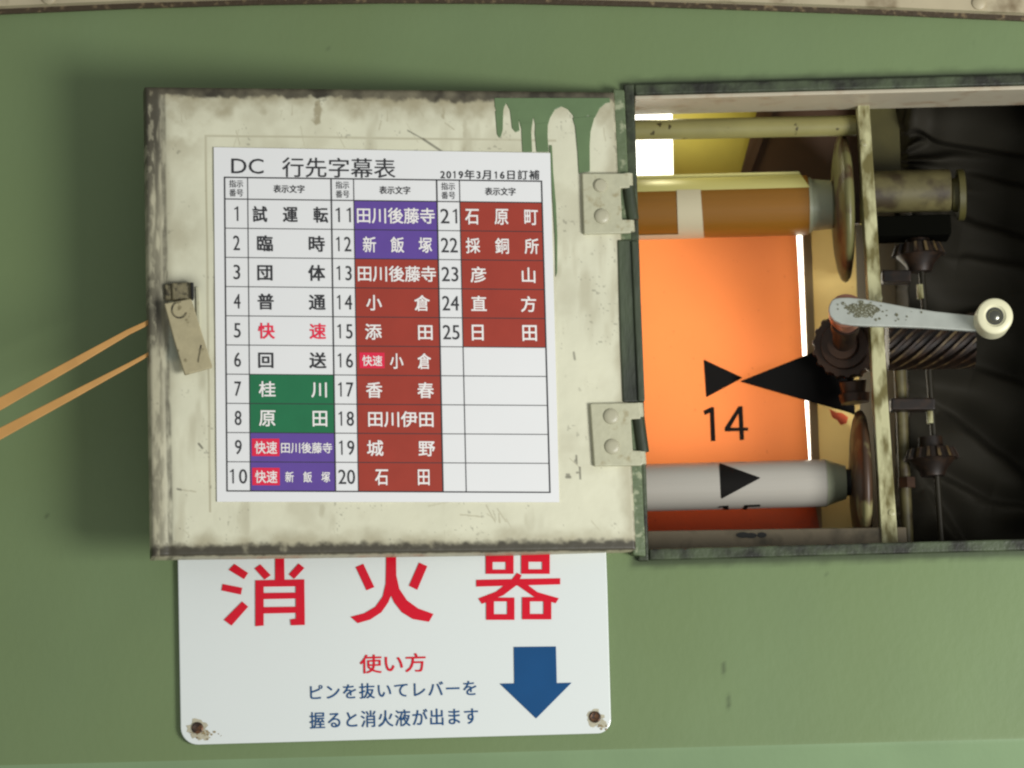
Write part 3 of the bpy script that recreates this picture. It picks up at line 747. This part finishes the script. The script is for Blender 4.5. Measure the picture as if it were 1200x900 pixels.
# ------------------------------------------------------------------ the roller sign mechanism
sg = thing('roller_sign', 'hand cranked destination roller sign with orange film, gears and rollers inside the cabinet', 'roller sign')
MB().sheet(W(.091), [(690, 240), (931.5, 238), (937, 340), (943.2, 470), (949.5, 560), (961, 622), (962, 650), (690, 655)], 0).build('film', m_film, sg)
MB().sheet(W(.0955), [(690, 566), (956, 562), (961, 622), (962, 650), (690, 655)], 0).build('film_return', m_film, sg)
film = [o for o in bpy.data.objects if o.name == 'film'][0]
z3 = lambda x, y: (720 + x / 4.286, 280 + y / 4.286)
def soft_tri(pts, r=2.2):                      # triangle with rounded corners
    out = []
    for i in range(3):
        p, a, b = Vector(pts[i]), Vector(pts[i - 1]), Vector(pts[(i + 1) % 3])
        da, db = (a - p).normalized() * r, (b - p).normalized() * r
        for k in range(5):
            u = k / 4; out.append(tuple((1 - u)**2 * (p + da) + 2 * u * (1 - u) * p + u * u * (p + db)))
    return out
FP = W(.091)
MB().sheet(FP, soft_tri([z3(447, 604), z3(645, 697), z3(460, 797)]), .0006).build('triangle_mark', m_mark, film)
z5 = lambda x, y: (720 + x / 4.286, 460 + y / 4.286)
nm = MB()
for k, pts in enumerate(([(446, 92), (485, 73), (501, 73), (508, 243), (484, 245), (479, 102), (454, 114)],
                         [(553, 178), (622, 70), (644, 68), (582, 178)], [(553, 177), (672, 175), (672, 192), (554, 196)], [(621, 69), (644, 68), (652, 238), (629, 240)])):
    nm.sheet(FP, [z5(*p) for p in pts], .0006 + .00003 * k)
nm.build('number_mark', m_mark, film)

UR = Cyl(850, 243, .070, .0182)
ax = Vector((1, 0, 0))
xL = P(690, 243, .07).x
def at_x(cyl, px, py): return Vector((P(px, py, cyl.c.y - cyl.r).x, cyl.c.y, cyl.c.z))
e0 = at_x(UR, 948, 243)
ur = MB().lathe((xL, UR.c.y, UR.c.z), ax, [(0, UR.r), (e0.x - xL, UR.r), (e0.x - xL + .0006, UR.r - .0006)], 64).build('upper_roller', m_amber, sg, smooth=40)
c1 = at_x(UR, 977, 243)
MB().lathe(e0 + ax * .0007, ax, [(0, UR.r - .0012), (.002, UR.r - .0014), (.0022, UR.r - .0024), (c1.x - e0.x - .001, UR.r - .0034), (c1.x - e0.x, UR.r - .0042)], 48).build('end_cap', m_cap, ur, smooth=30)
MB().tube(c1, c1 + ax * .008, .007).build('axle', m_geard, ur, smooth=40)
def wrap(cyl, outline, off, n=14):             # a patch on the cylinder: outline quad (TL,TR,BR,BL) in pixels
    mb = MB(); vs, fs = [], []
    for j in range(n + 1):
        for i in range(n + 1): vs.append(cyl.at(*bil(outline, i / n, j / n), off))
    for j in range(n):
        for i in range(n): a = j * (n + 1) + i; fs.append((a, a + n + 1, a + n + 2, a + 1))
    return mb.add(vs, fs)
wrap(UR, [(700, 206.8), (936, 201.0), (949, 219.5), (700, 226)], .0003).build('painted_highlight', m_rollhi, ur, smooth=60)  # highlight along the roller's top, painted as a pale colour band
wm = wrap(UR, [(793, 222.5), (821, 222), (825, 279.0), (795, 280)], .0005)
w2 = wrap(UR, [(700, 277.0), (796, 274.6), (796, 280.0), (700, 282.5)], .0005); wm.add(w2.v, w2.f)
wm.build('white_mark', m_whitefilm, ur, smooth=60)

LR = Cyl(870, 568.5, .070, .0143)
xL2 = P(690, 568, .07).x; e1 = at_x(LR, 969, 566)
lr = MB().lathe((xL2, LR.c.y, LR.c.z), ax, [(0, LR.r), (e1.x - xL2, LR.r), (e1.x - xL2 + .0005, LR.r - .0005)], 64).build('lower_roller', m_roller, sg, smooth=25)
c2 = at_x(LR, 992, 566)
MB().lathe(e1 + ax * .0006, ax, [(0, LR.r - .0002), (.0012, LR.r - .0006), (.0016, LR.r - .0010), (c2.x - e1.x, LR.r - .0042)], 48).build('end_cap', m_cap, lr, smooth=30)
MB().tube(c2, c2 + ax * .006, .008).build('axle', m_black, lr, smooth=40)
tm = MB(); tri0 = soft_tri([z5(527, 353), z5(735, 428), z5(536, 535)], 2.0); tri = []
for i in range(15):
    p, q = tri0[i], tri0[(i + 1) % 15]; nn = 14 if math.dist(p, q) > 6 else 1
    tri += [(p[0] + (q[0] - p[0]) * k / nn, p[1] + (q[1] - p[1]) * k / nn) for k in range(nn)]
NT = len(tri)
cxy = (sum(p[0] for p in tri) / NT, sum(p[1] for p in tri) / NT)
vs, fs = [], []
for k in range(9):
    for p in tri: vs.append(LR.at(cxy[0] + (p[0] - cxy[0]) * k / 8, cxy[1] + (p[1] - cxy[1]) * k / 8, .0003))
for k in range(8):
    for i in range(NT): j = (i + 1) % NT; fs.append((k * NT + i, (k + 1) * NT + i, (k + 1) * NT + j, k * NT + j))
tm.add(vs, fs).build('triangle_mark', m_mark, lr)
n5 = MB()
for q in ([z5(515, 579), z5(532, 571), z5(573, 568), z5(573, 576)], [z5(548, 573), z5(573, 570), z5(574, 588), z5(548, 588)], [z5(655, 566), z5(733, 563), z5(733, 573), z5(652, 577)], [z5(652, 573), z5(672, 573), z5(664, 588), z5(645, 588)]):
    wq = wrap(LR, q, .0003 + .00003 * len(n5.f) / 16, 4); n5.add(wq.v, wq.f)
n5.build('number_mark', m_mark, lr)

MB().plate(W(.083), [(867, 446.8), (946.3, 415.3), (1000, 394), (1002, 486), (993, 482.5), (930, 465)], 0, .0012).build('pointer', mat('matt_black_pointer', (.006, .0055, .005), .85, spec=.12), sg)
MB().tube(P(690, 153.5, .045), P(1003, 147, .045), .0062, n=32).build('tie_rod', m_rod, sg, smooth=40)
sf = MB().plate(W(.030), [(1001.5, 112), (1018, 112), (1030, 400), (1053, 650), (1032, 650), (1018, 400)], 0, .012)
sf.v = []; sf.f = []; sf.mi = []
sf.plate(W(.030), [(1003.5, 100), (1017.5, 100), (1030.5, 300), (1041.5, 480), (1053.5, 650), (1034.5, 650), (1024.5, 480), (1015, 300)], 0, .014)
sf.build('side_frame', m_post, sg, bevel=.0006)
# flange discs, dished, with rounded rims
m_disc2 = mat('flaking_brown_disc', lin(70, 50, 34), 0.45, var=.2, vscale=60, patch=lin(140, 134, 92), pscale=48, pth=.56, pw=.06)
def disc(px, py, r, m_disc=m_disc):
    c = at_x(Cyl(px, py, .070, .001), px, py)
    MB().lathe(c, ax, [(-.0058, .0005), (-.0057, r * .25), (-.0052, r * .5), (-.0042, r * .72), (-.0028, r * .88), (-.0012, r * .97), (.0006, r), (.0024, r * .985), (.0038, r * .93), (.0048, r * .8), (.0052, r * .5), (.0052, .0005)], 80).build('flange_disc', m_disc, sg, smooth=60)
disc(987, 244, .0452)
disc(1008, 566, .0440, m_disc2)
# bearing housing with its shaft and collar
Bc = P(1071, 224, .058); bx0, bx1 = P(1024, 224, .045).x, P(1116, 224, .045).x
MB().lathe((bx0, Bc.y, Bc.z), ax, [(0, .0128), (bx1 - bx0 - .0006, .0128), (bx1 - bx0, .0122)], 56).build('bearing_housing', m_housing, sg, smooth=40)
ec = MB().lathe((bx1 + .0008, Bc.y, Bc.z - .003), ax, [(0, .010), (.0035, .0105), (.0036, .0155), (.0072, .0155), (.0076, .0145)], 48); ec.build('end_collar', m_olive, sg, smooth=40)
MB().box((bx0 + .001, .050, P(1060, 276, .05).z), (bx1 - .001, .075, P(1060, 252, .05).z)).build('painted_shade_block', m_shade, sg, bevel=.001)  # black box standing in for the shade under the bearing housing
# vertical shaft with bevel gears and the helical gear
def zp(px, py, Y): return P(px, py, Y)
MB().tube(zp(1076, 262, .066), zp(1104, 640, .066), .0020, n=28).build('shaft', m_shaft, sg, smooth=40)
upax = (zp(1076, 262, .066) - zp(1104, 640, .066)).normalized()
for (x, y, r, hgt) in ((1079, 342, .0024, .0085), (1090.5, 489, .0024, .0075)):
    c = zp(x, y, .066); MB().tube(c - upax * hgt / 2, c + upax * hgt / 2, r, n=28).build('painted_glint', m_post, sg, smooth=40)  # short pale tubes painted as highlights on the dark shaft
gcol = [m_gear, m_teeth]
def crown(px, py, r, name='crown_gear'):
    c = zp(px, py, .064)
    g = MB().gear(c, upax, 15, r * .80, r * .90, r * 1.08, .0065, 0, 1, rot=.1)
    g.lathe(c - upax * .0066, -upax, [(0, r * .9), (.006, r * .55), (.010, r * .45)], 40, 0)
    g.lathe(c, upax, [(0, r * .5), (.007, r * .45)], 32, 0)
    return g.build(name, [m_geard, m_teeth], sg, smooth=30)
crown(1076, 287, .0155); crown(1091, 526, .0158)
hg = MB().gear_long(P(1141, 399, .060), ax, 13, .0140, .0168, .052, 2.9)
hg.build('helical_gear', [m_geard, m_teeth], sg, smooth=30)
for (x0, y0, x1, y1) in ((1034, 316, 1068, 330), (1044, 466, 1096, 480)):
    MB().plate(W(.058), rect(x0, y0, x1, y1), 0, .012).build('bracket', m_geard, sg, bevel=.001)
sr = MB().tube(zp(1054, 425, .072), zp(1064, 645, .072), .0036, n=24)
sr.build('support_rod', m_housing, sg, smooth=40)
MB().tube(zp(1062, 560, .070), zp(1062.6, 572, .070), .0056, n=6).build('nut', m_gear, sg)
for bx, by in ((1030, 349), (1012, 168), (1045, 601)):
    MB().lathe(W(.030).at(bx, by, -.0002), (0, -1, 0), [(0, .0022), (.0007, .0021), (.0011, .0013), (.0012, .0001)], 20).build('screw', m_post, sg, smooth=40)
# crank: bevel gear and collar behind, aluminium arm in front, cream knob
gc = P(990, 404, .056)
cg = MB().gear(gc, Vector((-.22, -1, -.12)), 18, .0185, .0196, .0212, .009, 0, 1, rot=.2)
cg.lathe(gc, Vector((-.22, -1, -.12)), [(0, .0150), (.004, .0140), (.0042, .0095), (.012, .0088)], 40, 0)
cg.build('bevel_gear', [m_gear, m_teeth], sg, smooth=35)
lg = MB().tube(P(999, 446, .060), P(1001, 466, .062), .0085, .0065, n=28); lg.tube(P(1001, 462, .062), P(1002, 472, .062), .0095, .0085, n=28)
lg.build('shaft_bearing', m_gear, sg, smooth=40)
zc = lambda x, y: (920 + x / 4.286, 280 + y / 4.286)
arm = [(222, 335), (232, 312), (248, 299), (275, 294), (320, 293), (400, 301), (500, 319), (620, 342), (750, 362), (950, 384), (985, 392), (985, 462), (945, 463), (820, 455), (700, 447), (600, 443), (500, 440), (400, 438), (330, 434), (280, 426), (245, 408), (225, 384), (218, 358)]
cr = MB().plate(W(-.006), [zc(*p) for p in arm], 0, .0042).build('crank', m_alu, sg, bevel=.0009, seg=3)
hub = P(992, 364, -.0018)
MB().lathe(hub, (P(989, 402, .050) - hub), [(0, .0105), (.008, .0102), (.0085, .0078), (.017, .0076)], 40).build('crank_hub', m_collar, cr, smooth=35)
hd_ = (P(989, 402, .050) - hub).normalized()
MB().lathe(hub + hd_ * .0168, hd_, [(0, .0088), (.010, .0086), (.0104, .0070), (.038, .0070)], 40).build('crank_shaft', m_geard, cr, smooth=35)
wr = MB(); rnd = random.Random(11)
def fleck(cx, cy, rx, ry, k):
    n = 11; wr.sheet(W(-.006), [(cx + rx * (.6 + .6 * rnd.random()) * math.cos(2 * math.pi * i / n), cy + ry * (.6 + .6 * rnd.random()) * math.sin(2 * math.pi * i / n)) for i in range(n)], .0002 + .000003 * k)
fleck(1011, 361.5, 15, 5.6, 0); fleck(1022, 362, 10, 6.2, 1); fleck(1000, 360, 8, 5, 2)
for k in range(3, 150):
    u = rnd.gauss(0, 1); cx = 1012 + 12 * u; cy = 363.5 + 4.0 * rnd.gauss(0, 1) + .10 * (cx - 1012)
    if 977 < cx < 1041 and abs(cy - 363.5 - .09 * (cx - 1012)) < 11: q = .8 + 2.6 * rnd.random() * math.exp(-abs(u) * .7); fleck(cx, cy, q * 1.3, q, k)
for k, (x, y, a) in enumerate(((1051, 369, 2.2), (1053, 374, 1.2), (1063, 371, 1.3), (1080, 366, 1.2), (1068, 365, .6), (1050, 376, 1), (1062, 375, .7))): fleck(x, y, a, a, 160 + k)
wr.build('worn_patch', m_wear, cr)
kc = P(1166, 370, -.024)
kb = MB().lathe(kc, (0, 1, 0), [(.0012, .0052), (.0010, .0056), (0, .0066), (0, .0095), (.0007, .0104), (.0018, .0107), (.019, .0107), (.0200, .0098)], 56)
kb.build('knob', m_knob, cr, smooth=40)
MB().lathe(kc + Vector((0, .0016, 0)), (0, -1, 0), [(0, .0054), (.0006, .0052), (.0006, .0040), (.0014, .0036), (.0022, .0022), (.0025, .0004)], 32).build('bolt', m_bolt, cr, smooth=35)

# ------------------------------------------------------------------ crumpled black vinyl cover at the right of the box
def build_vinyl():
    X, Y = np.meshgrid(np.linspace(1049, 1310, 250), np.linspace(100, 660, 420))
    edge = 164 + .16 * (X - 1070) - 10 * np.exp(-((X - 1075) / 16)**2)
    up = sstep(3, -5, Y - edge)
    warp = vnoise(X / 70, Y / 40, 51, 2) * 40
    rad = np.hypot(X - 1040, (Y - 190) * 1.0); ang = np.arctan2(Y - 190, X - 1030)
    folds = .5 + .5 * np.sin(ang * 17 + warp * .10 + 1.0)
    h = .016 * folds**2 * np.exp(-(rad / 75)**2) * sstep(0, 14, Y - edge)
    ph = (Y - .45 * (X - 1050)) / 46 + vnoise(X / 160, Y / 120, 53, 2) * 2.2
    h += .008 * (.5 + .5 * np.sin(ph * 2 * math.pi * .50)) * (.3 + vnoise(X / 90, Y / 70, 63, 2)) * sstep(260, 330, Y + .1 * (X - 1100))
    h += .015 * (vnoise(X / 110, Y / 60, 57, 2) - .5)
    for (xa, ya, xb, yb, q) in ((1100, 478, 1210, 566, .008), (1070, 540, 1160, 588, .006), (1085, 570, 1130, 640, .007), (1110, 250, 1230, 290, .005), (1120, 300, 1250, 318, .005),
                                (1140, 430, 1260, 470, .006), (1130, 200, 1240, 230, .004), (1160, 590, 1290, 606, .006), (1080, 380, 1180, 352, .004)):
        tt_ = np.clip(((X - xa) * (xb - xa) + (Y - ya) * (yb - ya)) / ((xb - xa)**2 + (yb - ya)**2), 0, 1)
        sd = ((Y - ya) * (xb - xa) - (X - xa) * (yb - ya)) / math.hypot(xb - xa, yb - ya) + 5 * (vnoise(X / 30, Y / 30, 80, 2) - .5)
        fade = np.exp(-(np.hypot(X - xa - tt_ * (xb - xa), Y - ya - tt_ * (yb - ya)) / 22)**2) * np.sin(np.clip(tt_, .02, .98) * math.pi)**.5
        h += q * fade * np.tanh(sd / 3.5)
    h += .012 * up + .006 * up * np.sin(np.clip((Y - 112) / (edge - 112), 0, 1) * math.pi)
    h += .006 * up * np.cos((X - 1072) / 9.0) * np.exp(-((X - 1070) / 22)**2)
    h -= .03 * sstep(1066, 1050, X + 6 * vnoise(X * 0, Y / 12, 60) - 3)
    D = .098 - h
    d = np.stack([FWD[k] * F + RGT[k] * (X - 600) - UPV[k] * (Y - 450) for k in range(3)], -1)
    t = (D - CAM.y) / d[..., 1]
    v = np.array(CAM) + d * t[..., None]
    ny, nx = X.shape; idx = np.arange(nx * ny).reshape(ny, nx)
    f = np.stack([idx[:-1, :-1], idx[1:, :-1], idx[1:, 1:], idx[:-1, 1:]], -1).reshape(-1, 4).tolist()
    me = bpy.data.meshes.new('vinyl_cover'); me.from_pydata(v.reshape(-1, 3).tolist(), [], f); me.materials.append(m_vinyl)
    me.polygons.foreach_set('use_smooth', [True] * len(me.polygons))
    o = bpy.data.objects.new('vinyl_cover', me); COL.objects.link(o)
    so = o.modifiers.new('thickness', 'SOLIDIFY'); so.thickness = .0006
    tag(o, 'crumpled black vinyl cover bunched up at the right inside the cabinet', 'cover')
build_vinyl()

bpy.data.objects.remove(_to); bpy.data.curves.remove(_tc)
